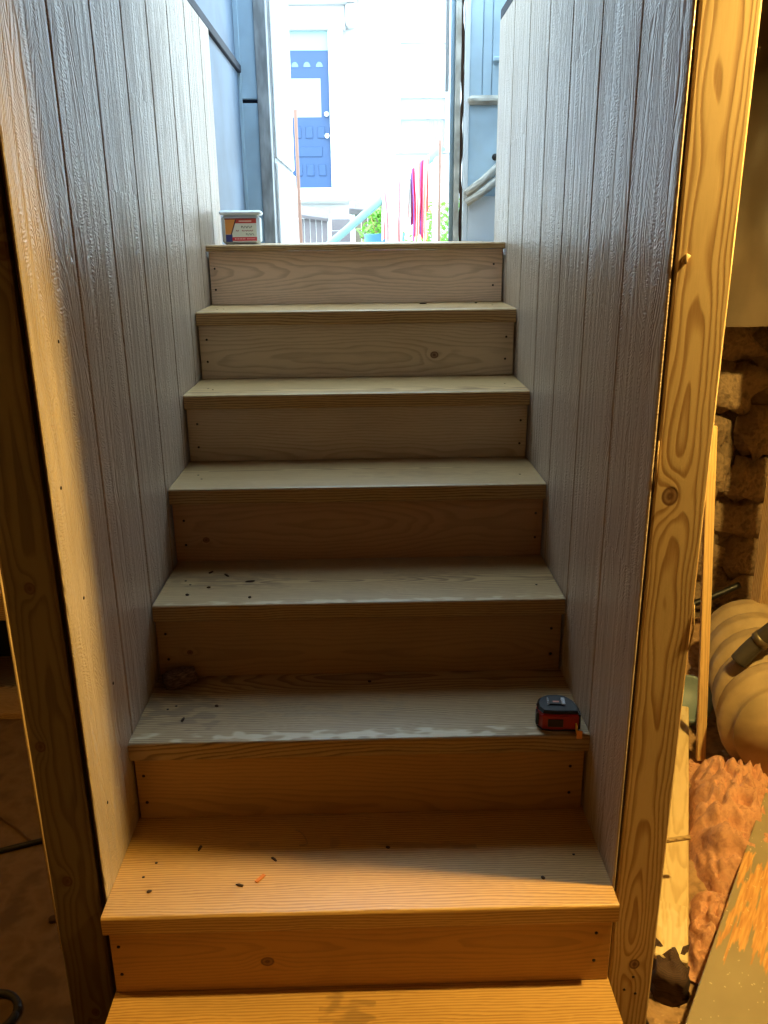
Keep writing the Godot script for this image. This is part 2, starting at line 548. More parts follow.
func posts() -> void:
	# the post to the right, face seen by the lamp
	var kn := [[1.277, 0.024, 0.0140], [0.365, 0.045, 0.0105]]
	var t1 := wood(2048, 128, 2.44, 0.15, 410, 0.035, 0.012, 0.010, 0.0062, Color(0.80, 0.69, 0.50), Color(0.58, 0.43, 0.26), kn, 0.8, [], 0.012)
	var p := thing("wooden_post", "bright yellow square timber post with a knot beside the right siding", "post", Vector3(0.5005, -0.37, -0.091))
	put("timber", block(Vector3(0.081, 2.42, 0.088), 0.003, 1, 2.44, 0.15, Vector2(0.0, 0.0 - 0.37)), wood_mat(t1, 0.6), p, Vector3(0, 1.215, 0))
	# a splinter that stands off the face, and one torn edge
	put("splinter", lump(Vector3(0.008, 0.014, 0.008), 5, 0.5), M.stock, p, Vector3(-0.028, 1.630, 0.045), Vector3(0, 0, -0.5))
	put("splinter", tube([Vector3(-0.041, 1.30, 0.044), Vector3(-0.043, 1.33, 0.049), Vector3(-0.042, 1.37, 0.047)], [0.0015, 0.002, 0.001], 5), M.stock, p)
	put("splinter", tube([Vector3(0.040, 1.02, 0.043), Vector3(0.0425, 1.06, 0.046), Vector3(0.041, 1.10, 0.043)], [0.001, 0.002, 0.001], 5), M.stock, p)
	for q in [Vector3(0.005, 0.34, 0.044), Vector3(-0.010, 0.31, 0.044), Vector3(0.012, 0.30, 0.044)]:
		put("nail", lathe([Vector2(0, 0.0012), Vector2(0.0028, 0.001), Vector2(0.003, -0.001)], 8), M.nail, p, q, Vector3(PI / 2, 0, 0))
	# the post to the left, its shade put into a darker wood colour
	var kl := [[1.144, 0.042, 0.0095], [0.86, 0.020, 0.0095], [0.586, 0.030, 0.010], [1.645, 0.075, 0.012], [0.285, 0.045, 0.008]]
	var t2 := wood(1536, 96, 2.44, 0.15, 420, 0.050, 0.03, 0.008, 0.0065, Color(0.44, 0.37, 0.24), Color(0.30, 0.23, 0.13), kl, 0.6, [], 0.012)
	var l := thing("wooden_post", "knotty square timber post with painted-in shade beside the left siding", "post", Vector3(-0.506, -0.37, -0.091))
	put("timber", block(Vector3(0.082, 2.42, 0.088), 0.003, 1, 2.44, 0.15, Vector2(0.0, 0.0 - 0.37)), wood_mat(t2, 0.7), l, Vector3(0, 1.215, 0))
	put("edge_sliver", tube([Vector3(-0.0405, 0.44, 0.0445), Vector3(-0.0405, 0.8, 0.0455), Vector3(-0.0405, 1.222, 0.046)], [0.0012, 0.0024, 0.002], 6), M.stock, l)
	put("splinter", tube([Vector3(-0.0405, 1.215, 0.046), Vector3(-0.036, 1.235, 0.049), Vector3(-0.044, 1.255, 0.047)], [0.003, 0.002, 0.001], 5), M.stock, l)

func stairs() -> void:
	var s := thing("staircase", "steep flight of new pine steps climbing between grooved siding walls", "staircase", Vector3.ZERO)
	var e: Color = M.early
	var la: Color = M.late
	var dk := Color(0.30, 0.22, 0.14)
	# per tread: seed, pith across, depth, slope, ring, knots, stains, pale nosing bands
	var gray := Color(0.42, 0.38, 0.33)
	var tr := [
		[101, -0.05, 0.03, 0.02, 0.0060, [], [[0.42, 0.2, 0.05, 0.05, dk, 0.5]]],
		[102, -0.06, 0.03, 0.03, 0.0056, [], [[0.24, 0.17, 0.015, 0.02, gray, 0.35], [0.40, 0.17, 0.012, 0.022, gray, 0.4], [0.57, 0.16, 0.10, 0.012, dk, 0.4]]],
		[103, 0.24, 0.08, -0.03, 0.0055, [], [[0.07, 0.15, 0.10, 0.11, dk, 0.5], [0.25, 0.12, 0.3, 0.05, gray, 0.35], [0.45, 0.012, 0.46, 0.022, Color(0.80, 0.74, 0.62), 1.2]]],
		[104, 0.12, 0.01, 0.03, 0.0060, [], [[0.14, 0.13, 0.16, 0.05, dk, 0.45], [0.60, 0.14, 0.10, 0.03, dk, 0.35], [0.45, 0.006, 0.46, 0.012, Color(0.78, 0.72, 0.60), 0.9]]],  # last mark paints the bright nosing line into the wood colour
		[105, 0.16, 0.02, -0.025, 0.0065, [], [[0.62, 0.10, 0.2, 0.03, dk, 0.25]]],
		[106, 0.05, 0.05, 0.03, 0.0060, [], []],
		[107, 0.20, 0.03, 0.03, 0.0065, [], [[0.6, 0.05, 0.3, 0.02, dk, 0.3]]],
		[108, 0.10, 0.06, 0.02, 0.0060, [], []]]
	var half_l := [0.448, 0.4500, 0.4495, 0.444, 0.4475, 0.4475, 0.4475, 0.4495]
	var half_r := [0.448, 0.4500, 0.4495, 0.4475, 0.4475, 0.4475, 0.4475, 0.4495]
	for k in 8:
		var q: Array = tr[k]
		var tex := wood(704, 224, 0.9, 0.31, q[0], q[1], q[2], q[3], q[4], Color(0.77, 0.61, 0.35) if k < 2 else (Color(0.67, 0.56, 0.39) if k < 5 else e), Color(0.54, 0.38, 0.18) if k < 2 else la, q[5], 0.74, q[6])  # lamp warmth painted into the low treads, weaker daylight into the middle ones
		var zf := -(k - 1) * RUN
		var back := 0.285 if k < 7 else 1.07
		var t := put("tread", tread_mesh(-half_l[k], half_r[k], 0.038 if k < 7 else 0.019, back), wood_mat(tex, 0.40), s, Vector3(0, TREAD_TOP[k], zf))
		if k > 0:
			for x in [-0.40, -0.385, 0.40]:
				put("nail", lathe([Vector2(0, 0.0008), Vector2(0.0026, 0.0006), Vector2(0.003, -0.001)], 8), M.nail, t, Vector3(x, 0.0, -0.11 + 0.03 * sin(x * 90.0 + k)))
	# risers: knots at [along, across]
	var rk := [[[0.275, 0.062, 0.011]], [], [[0.07, 0.06, 0.006]], [[0.075, 0.055, 0.0075]], [], [[0.665, 0.060, 0.0105]], []]
	var tone := [Color(0.74, 0.56, 0.31), Color(0.72, 0.56, 0.34), Color(0.66, 0.53, 0.37), Color(0.68, 0.53, 0.40), Color(0.79, 0.71, 0.60), Color(0.83, 0.76, 0.66), Color(0.91, 0.81, 0.72)]  # board tones differ; light is painted in too, paler high, yellower low
	for k in range(1, 8):
		var bottom: float = TREAD_TOP[k - 1] + 0.0008
		var top: float = TREAD_TOP[k] - (0.0385 if k < 7 else 0.0195)
		var zf := -(k - 1) * RUN - OVER
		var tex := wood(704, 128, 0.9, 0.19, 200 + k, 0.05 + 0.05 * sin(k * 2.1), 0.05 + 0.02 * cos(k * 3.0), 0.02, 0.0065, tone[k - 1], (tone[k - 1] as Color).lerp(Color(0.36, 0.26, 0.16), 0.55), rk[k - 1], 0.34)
		var hw := 0.4455 if k < 7 else 0.4455
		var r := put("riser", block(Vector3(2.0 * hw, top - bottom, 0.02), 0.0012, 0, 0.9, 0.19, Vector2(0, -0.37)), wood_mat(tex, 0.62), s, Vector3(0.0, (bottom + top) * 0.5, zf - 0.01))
		for x in [-hw + 0.02, hw - 0.022]:
			for y in [-0.030, 0.032]:
				put("nail", lathe([Vector2(0, 0.001), Vector2(0.003, 0.0008), Vector2(0.0034, -0.001)], 10), M.nail, r, Vector3(x + 0.006 * sin(y * 300.0 + k), y + 0.004 * sin(k * 4.0 + x * 9.0), 0.0102), Vector3(PI / 2, 0, 0))
	# stringers under the treads close the flight to the sides
	for side in [-1, 1]:
		for k in 7:
			board("stringer", Vector3(side * 0.447, TREAD_TOP[k] - 0.12 if k > 0 else -0.36, -k * RUN - OVER - 0.03), Vector3(side * 0.415, TREAD_TOP[k + 1] - 0.039, -(k + 1) * RUN - OVER - 0.0), M.old_wood, s, 2, 1, 0.25)
		board("stringer", Vector3(side * 0.447, -0.37, 0.2), Vector3(side * 0.415, -0.039, -OVER - 0.03), M.old_wood, s, 2, 1, 0.25)

func doorway() -> void:
	# jambs at the top of the stairs, where the shaft meets the yard
	var z := -2.55
	var tl := setting("trim_1")
	board("jamb_board", Vector3(-0.56, 1.2, z), Vector3(-0.392, 1.813, z - 0.045), M.blue_gray, tl, 1, 1, 1)
	board("jamb_board", Vector3(-0.56, 1.828, z), Vector3(-0.392, 3.3, z - 0.05), M.blue_gray, tl, 1, 1, 1)
	board("seam_backing", Vector3(-0.56, 1.80, z - 0.02), Vector3(-0.392, 1.84, z - 0.052), M.dark_gap, tl, 0, 1, 1)
	board("jamb_strip", Vector3(-0.475, 1.2, z + 0.012), Vector3(-0.452, 3.3, z), M.blue_gray, tl, 1, 1, 1)
	board("corner_post", Vector3(-0.392, 1.2, z + 0.01), Vector3(-0.345, 3.3, z - 0.07), M.gray_paint, tl, 1, 1, 0.25)
	var tr := setting("trim_2")
	for v in [[0.446, 0.508], [0.510, 0.546], [0.548, 0.66]]:
		board("jamb_board", Vector3(v[0], 1.835, z - 0.004 * (v[0] - 0.44) * 10.0), Vector3(v[1], 3.3, z - 0.05), M.blue_gray_lit, tr, 1, 1, 1)
	board("jamb_board", Vector3(0.446, 1.2, z - 0.002), Vector3(0.66, 1.80, z - 0.05), M.blue_gray_lit, tr, 1, 1, 1)
	board("jamb_ledge", Vector3(0.450, 1.800, z + 0.03), Vector3(0.66, 1.833, z - 0.02), M.cream, tr, 0, 1, 1, Vector2.ZERO, 0.012)
	board("jamb_ledge", Vector3(0.548, 1.955, z + 0.02), Vector3(0.66, 1.972, z - 0.02), M.blue_gray_lit, tr, 0, 1, 1, Vector2.ZERO, 0.004)
	board("jamb_edge", Vector3(0.438, 1.2, z + 0.006), Vector3(0.458, 3.3, z - 0.06), M.white, tr, 1, 1, 1)
	board("lower_panel", Vector3(0.460, 1.2, z + 0.010), Vector3(0.66, 1.455, z - 0.001), M.white, tr, 1, 1, 1)
	put("sill_moulding", tube([Vector3(0.448, 1.462, z + 0.02), Vector3(0.52, 1.515, z + 0.03), Vector3(0.60, 1.585, z + 0.03)], 0.018, 10), M.cream, tr)
	put("sill_moulding", tube([Vector3(0.450, 1.428, z + 0.025), Vector3(0.52, 1.472, z + 0.035), Vector3(0.60, 1.535, z + 0.035)], 0.016, 10), M.cream, tr)
	put("knob_hole", lathe([Vector2(0, 0.004), Vector2(0.013, 0.003), Vector2(0.014, -0.003)], 14), M.rubber, tr, Vector3(0.569, 1.605, z + 0.004), Vector3(PI / 2, 0, 0))
	# rotten strip, downpipe and bare stick at the edge of the opening
	var rot := []
	for k in 40:
		rot.append(Vector3(0.431 + 0.004 * sin(k * 1.7) + 0.003 * sin(k * 0.61), 1.2 + k * 0.053, z - 0.03))
	put("torn_edge", tube(rot, 0.008, 6), M.dark_wood, tr)
	board("edge_board", Vector3(0.402, 1.2, z - 0.01), Vector3(0.424, 3.3, z - 0.05), M.cream, tr, 1, 1, 1)
	put("pipe", tube([Vector3(0.392, 1.2, z - 0.03), Vector3(0.392, 3.3, z - 0.03)], 0.0095, 12), M.blue_gray, tr)
	board("edge_board", Vector3(0.366, 1.86, z - 0.06), Vector3(0.381, 3.3, z - 0.08), M.gray_wood, tr, 1, 1, 0.25)
	var tt := setting("trim_3")
	board("header", Vector3(-0.56, 3.2, z), Vector3(0.66, 3.3, z - 0.08), M.blue_gray, tt, 0, 1, 1)
	# open white door leaf that swings out into the yard
	var lf := thing("open_door_leaf", "white ribbed door leaf swung open into the yard at left", "door", Vector3(-0.342, 1.20, -2.63))
	lf.rotation.y = -0.01
	board("panel", Vector3(-0.02, 0.0, 0.0), Vector3(0.0, 2.05, -0.85), M.gray_paint, lf, 1, 1, 1)
	board("rib", Vector3(0.0, 0.0, -0.01), Vector3(0.014, 0.40, -0.84), M.white, lf, 1, 1, 1, Vector2.ZERO, 0.004)
	for k in 4:
		board("rib", Vector3(0.0, 0.42, -0.02 - k * 0.20), Vector3(0.012, 2.0, -0.20 - k * 0.20), M.white, lf, 1, 1, 1, Vector2.ZERO, 0.004)

func outdoors() -> void:
	var ground := put("yard", block(Vector3(40, 0.1, 30), 0.0), tri_mat(noise_tex(71, 0.03, [Color(0.62, 0.61, 0.58), Color(0.74, 0.73, 0.70)]), 1.0, 0.95), null, Vector3(0, 0.85, -17.65))
	ground.set_meta("kind", "structure")
	ground.name = "floor_yard"
	var st := setting("wall_yard")
	board("step", Vector3(-0.72, 0.9, -2.62), Vector3(0.82, 1.08, -3.1), M.concrete, st, 0, 1, 1)
	var z := -13.0
	var house := thing("house", "sunlit white clapboard house with a blue front door across the yard", "house", Vector3(0, 0.9, z))
	board("wall", Vector3(-4.5, 0.0, -0.3), Vector3(5.0, 6.2, -6.0), M.house_white, house, 0, 1, 1, Vector2.ZERO, 0.0)
	var clap := block(Vector3(9.5, 0.132, 0.016), 0.002)
	for k in 46:
		put("clapboard", clap, M.house_white, house, Vector3(0.25, 0.48 + k * 0.125, -0.282), Vector3(0.09, 0, 0))
	# the door and its surround; door foot at y = 2.03
	var gy := -0.9
	var d := Node3D.new()
	d.name = "front_door"
	house.add_child(d)
	var navy := mat(Color(0.13, 0.25, 0.40), 0.45)
	board("slab", Vector3(-1.32, 2.035 + gy, -0.235), Vector3(-0.468, 4.03 + gy, -0.195), navy, d, 1, 1, 1)
	for c in 4:
		var cx: float = [-1.16, -0.985, -0.80, -0.61][c]
		for r in [[2.25, 2.42], [2.80, 2.97]]:
			board("door_panel", Vector3(cx - 0.058, r[0] + gy, -0.197), Vector3(cx + 0.058, r[1] + gy, -0.180), navy, d, 1, 1, 1, Vector2.ZERO, 0.012)
		var fan := PackedVector2Array()
		for k in 9:
			fan.append(Vector2(cos(PI * k / 8.0) * 0.055, -sin(PI * k / 8.0) * 0.075))
		put("fan_light", prism(fan, 0.0, 0.012, 0.002), mat(Color(0.32, 0.44, 0.56), 0.15), d, Vector3(cx, 3.80 + gy, -0.197), Vector3(PI / 2, 0, 0))
	board("door_panel", Vector3(-1.15, 2.53 + gy, -0.197), Vector3(-0.60, 2.68 + gy, -0.180), navy, d, 1, 1, 1, Vector2.ZERO, 0.012)
	board("paper_sheet", Vector3(-1.20, 3.10 + gy, -0.194), Vector3(-0.60, 3.645 + gy, -0.190), mat(Color(0.54, 0.55, 0.56), 0.7), d, 1, 1, 1, Vector2.ZERO, 0.001)
	for y in [2.83, 3.14]:
		put("door_knob", lathe([Vector2(0, 0.05), Vector2(0.035, 0.045), Vector2(0.04, 0.02), Vector2(0.02, 0.0)], 14), mat(Color(0.86, 0.86, 0.84), 0.25, 0.5), d, Vector3(-0.52, y + gy, -0.19), Vector3(PI / 2, 0, 0))
	board("door_casing", Vector3(-0.468, 1.9 + gy, -0.25), Vector3(-0.24, 4.35 + gy, -0.13), M.house_white, house, 1, 1, 1, Vector2.ZERO, 0.01)
	board("door_casing", Vector3(-1.55, 1.9 + gy, -0.25), Vector3(-1.32, 4.35 + gy, -0.13), M.house_white, house, 1, 1, 1, Vector2.ZERO, 0.01)
	board("transom", Vector3(-1.32, 4.03 + gy, -0.25), Vector3(-0.468, 4.35 + gy, -0.20), mat(Color(0.50, 0.62, 0.62), 0.5), house, 0, 1, 1)
	board("frieze", Vector3(-1.62, 4.30 + gy, -0.25), Vector3(-0.20, 4.62 + gy, -0.10), M.house_white, house, 0, 1, 1, Vector2.ZERO, 0.01)
	board("cornice", Vector3(-1.75, 4.62 + gy, -0.25), Vector3(-0.02, 4.72 + gy, 0.12), M.house_white, house, 0, 1, 1, Vector2.ZERO, 0.02)
	board("cornice", Vector3(-1.82, 4.72 + gy, -0.25), Vector3(0.06, 4.95 + gy, 0.2), M.house_white, house, 0, 1, 1, Vector2.ZERO, 0.03)
	board("bracket", Vector3(-0.19, 4.33 + gy, -0.25), Vector3(-0.03, 4.62 + gy, 0.04), M.house_white, house, 1, 1, 1, Vector2.ZERO, 0.03)
	board("foundation", Vector3(-4.5, 0.0, -0.28), Vector3(5.0, 0.48, -0.2), M.house_white, house, 0, 1, 1)
	board("porch_slab", Vector3(-1.8, 0.95, -0.25), Vector3(-0.1, 1.115, 0.9), M.house_white, house, 0, 1, 1)
	# the window
	var wn := Node3D.new()
	wn.name = "window"
	house.add_child(wn)
	var wx0 := 0.60
	var wx1 := 1.36
	var wy0 := 2.67
	var wy1 := 4.12
	for f in [[wx0 - 0.09, wx0 + 0.03, wy0 - 0.1, wy1 + 0.12], [wx1 - 0.03, wx1 + 0.09, wy0 - 0.1, wy1 + 0.12], [wx0 + 0.03, wx1 - 0.03, wy1, wy1 + 0.12], [wx0 + 0.03, wx1 - 0.03, wy0 - 0.1, wy0], [wx0 + 0.03, wx1 - 0.03, 3.36, 3.45], [wx0 + 0.03, wx1 - 0.03, 3.06, 3.11]]:
		board("window_frame", Vector3(f[0], f[2] + gy, -0.25), Vector3(f[1], f[3] + gy, -0.15), M.house_white, wn, 1, 1, 1, Vector2.ZERO, 0.008)
	board("window_recess", Vector3(wx0, wy0 + gy, -0.26), Vector3(wx1, wy1 + gy, -0.235), mat(Color(0.36, 0.40, 0.44), 0.8), wn, 1, 1, 1)
	board("blind", Vector3(wx0 + 0.03, 3.45 + gy, -0.232), Vector3(wx1 - 0.03, 4.05 + gy, -0.228), M.house_white, wn, 1, 1, 1)
	board("blind", Vector3(wx0 + 0.03, 3.11 + gy, -0.232), Vector3(wx1 - 0.03, 3.36 + gy, -0.228), mat(Color(0.38, 0.43, 0.47), 0.7), wn, 1, 1, 1)
	for k in 6:
		board("curtain_fold", Vector3(1.04 + k * 0.048, wy0 + gy + 0.02, -0.235), Vector3(1.075 + k * 0.048, 3.06 + gy, -0.215), mat(Color(0.28, 0.22, 0.21), 0.9), wn, 1, 1, 1, Vector2.ZERO, 0.01)
	board("sill_box", Vector3(0.63, wy0 + gy + 0.01, -0.235), Vector3(0.86, 2.83 + gy, -0.205), mat(Color(0.36, 0.62, 0.66), 0.7), wn, 1, 1, 1)
	var glass := StandardMaterial3D.new()
	glass.albedo_color = Color(0.9, 0.95, 1.0, 0.12)
	glass.transparency = BaseMaterial3D.TRANSPARENCY_ALPHA
	glass.roughness = 0.03
	board("pane", Vector3(wx0 + 0.03, 3.45 + gy, -0.19), Vector3(wx1 - 0.03, wy1 + gy, -0.186), glass, wn, 1, 1, 1, Vector2.ZERO, 0.0)
	board("pane", Vector3(wx0 + 0.03, wy0 + gy, -0.19), Vector3(wx1 - 0.03, 3.36 + gy, -0.186), glass, wn, 1, 1, 1, Vector2.ZERO, 0.0)
	# wooden bins / low fences before the house
	var f1 := thing("wooden_bin", "low grey board bin with a sloping lid behind the thin brown pole", "bin", Vector3(-0.56, 0.9, -8.2))
	for k in 5:
		board("slat", Vector3(-0.10 + k * 0.062, 0.0, 0.0), Vector3(-0.045 + k * 0.062, 0.60, -0.03), M.fence, f1, 1, 1, 0.25, Vector2(k * 0.17, 0))
	put("lid", block(Vector3(0.40, 0.035, 0.36), 0.004, 0, 1, 0.25), M.fence, f1, Vector3(0.02, 0.66, -0.12), Vector3(0.28, 0, -0.14))
	var f2 := thing("garden_steps", "weathered grey wooden steps between the two slatted bins", "steps", Vector3(-0.24, 0.9, -8.6))
	for k in 4:
		board("step", Vector3(-0.10, 0.0 if k == 0 else 0.13 * k + 0.1, 0.0 - k * 0.15), Vector3(0.14, 0.13 * k + 0.22, -0.2 - k * 0.15), M.fence, f2, 0, 1, 0.25, Vector2(k * 0.21, 0))
	var f3 := thing("wooden_bin", "low tan board bin with a white corner post behind the handrail", "bin", Vector3(0.02, 0.9, -7.9))
	board("corner_post", Vector3(-0.13, 0.0, 0.02), Vector3(-0.085, 0.74, -0.03), M.white, f3, 1, 1, 0.25)
	for k in 6:
		board("slat", Vector3(-0.08 + k * 0.066, 0.0, 0.0), Vector3(-0.02 + k * 0.066, 0.64, -0.03), M.fence_tan, f3, 1, 1, 0.25, Vector2(k * 0.17, 0))
	put("lid", block(Vector3(0.44, 0.06, 0.3), 0.004, 0, 1, 0.25), M.fence, f3, Vector3(0.08, 0.69, -0.10), Vector3(0.35, 0, -0.1))
	# thin poles
	var tan := mat(Color(0.50, 0.38, 0.33), 0.8)
	tag(put("garden_pole", tube([Vector3(-0.360, 0.9, -4.3), Vector3(-0.366, 1.5, -4.3), Vector3(-0.368, 2.02, -4.3)], 0.0105, 8), tan), "thin brown pole standing before the blue door", "pole")
	tag(put("garden_pole", tube([Vector3(0.465, 0.9, -4.0), Vector3(0.466, 1.82, -4.0)], 0.008, 8), tan), "thin brown pole beside the blue pipe at the right jamb", "pole")
	# handrail with towels
	var rail := thing("handrail", "pale green metal handrail rising to the right across the yard", "handrail", Vector3(0, 0.9, -6.0))
	put("rail", tube([Vector3(-0.30, 0.315, 0), Vector3(0.665, 1.075, 0)], 0.031, 12), mat(Color(0.42, 0.56, 0.55), 0.5), rail)
	put("post", tube([Vector3(0.60, 0.0, 0), Vector3(0.60, 1.02, 0)], 0.022, 10), M.white, rail)
	put("post", tube([Vector3(-0.24, 0.0, 0), Vector3(-0.24, 0.35, 0)], 0.022, 10), M.white, rail)
	towel("striped_towel", "white towel with thin red and grey stripes hanging over the handrail", 0.17, 0.41, 0.50, [Color(0.92, 0.90, 0.88), Color(0.88, 0.40, 0.42), Color(0.93, 0.92, 0.9), Color(0.62, 0.62, 0.68), Color(0.94, 0.92, 0.90), Color(0.90, 0.72, 0.68), Color(0.94, 0.93, 0.91)], 81)
	towel("striped_towel", "red, violet and orange towel hanging over the upper end of the handrail", 0.405, 0.55, 0.60, [Color(0.45, 0.32, 0.62), Color(0.78, 0.14, 0.26), Color(0.80, 0.20, 0.34), Color(0.93, 0.88, 0.88), Color(0.90, 0.45, 0.25), Color(0.92, 0.88, 0.84), Color(0.85, 0.35, 0.30)], 82)
	var bucket := thing("bucket", "blue plastic bucket below the handrail", "bucket", Vector3(0.20, 0.9, -6.3))
	put("tub", lathe([Vector2(0, 0.0), Vector2(0.13, 0.0), Vector2(0.17, 0.42), Vector2(0.175, 0.43), Vector2(0.16, 0.42), Vector2(0.12, 0.02), Vector2(0, 0.02)], 20), mat(Color(0.22, 0.44, 0.78), 0.5), bucket)
	shrub("bright green leafy shrub to the right of the towels", Vector3(0.86, 0.9, -7.2), 0.34, 0.66, 91)
	shrub("bright green leafy shrub to the left of the towels", Vector3(0.22, 0.9, -7.6), 0.20, 0.66, 92)

func towel(called: String, label: String, x0: float, x1: float, drop: float, cols: Array, sd: int) -> void:
	var t := thing(called, label, "towel", Vector3(0, 0.9, -6.0), "towels on the handrail")
	var im := Image.create(64, 8, false, Image.FORMAT_RGB8)
	for i in 64:
		var c: Color = cols[int(i * cols.size() * 1.999 / 64.0) % cols.size()]
		for j in 8:
			im.set_pixel(i, j, c)
	var m := mat(Color.WHITE, 0.9, 0.0, ImageTexture.create_from_image(im))
	m.cull_mode = BaseMaterial3D.CULL_DISABLED
	var nz := noise(sd, 1.0, 2)
	var outer := []
	for r in 26:
		var row := []
		for c in 31:
			var f := c / 30.0
			var x := lerpf(x0, x1, f)
			var top := 0.315 + (x + 0.30) * (0.76 / 0.965)
			var s := (r - 8) / 17.0          # behind the rail below 0
			var y := top + 0.036
			var zz := 0.0
			if r >= 8:
				y = top + 0.034 - maxf(0.0, s) * drop * (1.0 + 0.25 * nz.get_noise_2d(f * 4.0, 3.0))
				zz = 0.037 + 0.022 * minf(1.0, s * 2.0) * sin(f * 21.0 + nz.get_noise_2d(f * 2.0, s) * 5.0)
			else:
				var b := (8 - r) / 8.0
				y = top + 0.034 - b * drop * 0.7
				zz = -0.037 - 0.02 * b * sin(f * 17.0)
			var xs := x + (0.5 - f) * 0.25 * (x1 - x0) * sin(clampf(s, 0.0, 1.0) * PI * 0.8)
			row.append(Vector3(xs, y, zz))
		outer.append(row)
	put("cloth", smooth_grid(outer, false, Vector2(1, 1)), m, t)

func shrub(label: String, at: Vector3, rad: float, high: float, sd: int) -> void:
	var t := thing("shrub", label, "shrub", at, "shrubs by the handrail")
	var r := RandomNumberGenerator.new()
	r.seed = sd
	var m := mat(Color(0.42, 0.62, 0.26), 0.6)
	m.backlight_enabled = true
	m.backlight = Color(0.4, 0.55, 0.2)
	m.cull_mode = BaseMaterial3D.CULL_DISABLED
	var leaf := smooth_grid([[Vector3(0, 0, 0), Vector3(0, 0, 0), Vector3(0, 0, 0)], [Vector3(-0.016, 0.006, 0.02), Vector3(0, 0, 0.02), Vector3(0.016, 0.006, 0.02)], [Vector3(-0.013, 0.006, 0.045), Vector3(0, 0, 0.045), Vector3(0.013, 0.006, 0.045)], [Vector3(0, -0.006, 0.07), Vector3(0, -0.006, 0.07), Vector3(0, -0.006, 0.07)]], false)
	var mm := MultiMesh.new()
	mm.transform_format = MultiMesh.TRANSFORM_3D
	mm.mesh = leaf
	mm.instance_count = 700
	for k in 700:
		var a := r.randf() * TAU
		var y := r.randf()
		var q := rad * sqrt(r.randf()) * (0.55 + 0.6 * sin(PI * minf(1.0, y * 0.85 + 0.1)))
		var b := Basis.from_euler(Vector3(r.randf_range(-1, 0.8), r.randf() * TAU, r.randf_range(-0.6, 0.6))) * Basis.from_scale(Vector3.ONE * r.randf_range(0.8, 1.5))
		mm.set_instance_transform(k, Transform3D(b, Vector3(cos(a) * q, 0.05 + y * high, sin(a) * q)))
	var f := MultiMeshInstance3D.new()
	f.name = "foliage"
	f.multimesh = mm
	f.material_override = m
	f.set_meta("kind", "stuff")
	t.add_child(f)
	for k in 5:
		put("stem", tube(curve([Vector3(0, 0, 0), Vector3(0.3 * rad * cos(k * 1.3), high * 0.5, 0.3 * rad * sin(k * 1.3)), Vector3(0.8 * rad * cos(k * 1.3), high, 0.8 * rad * sin(k * 1.3))], 4), 0.006, 6), M.old_wood, t)

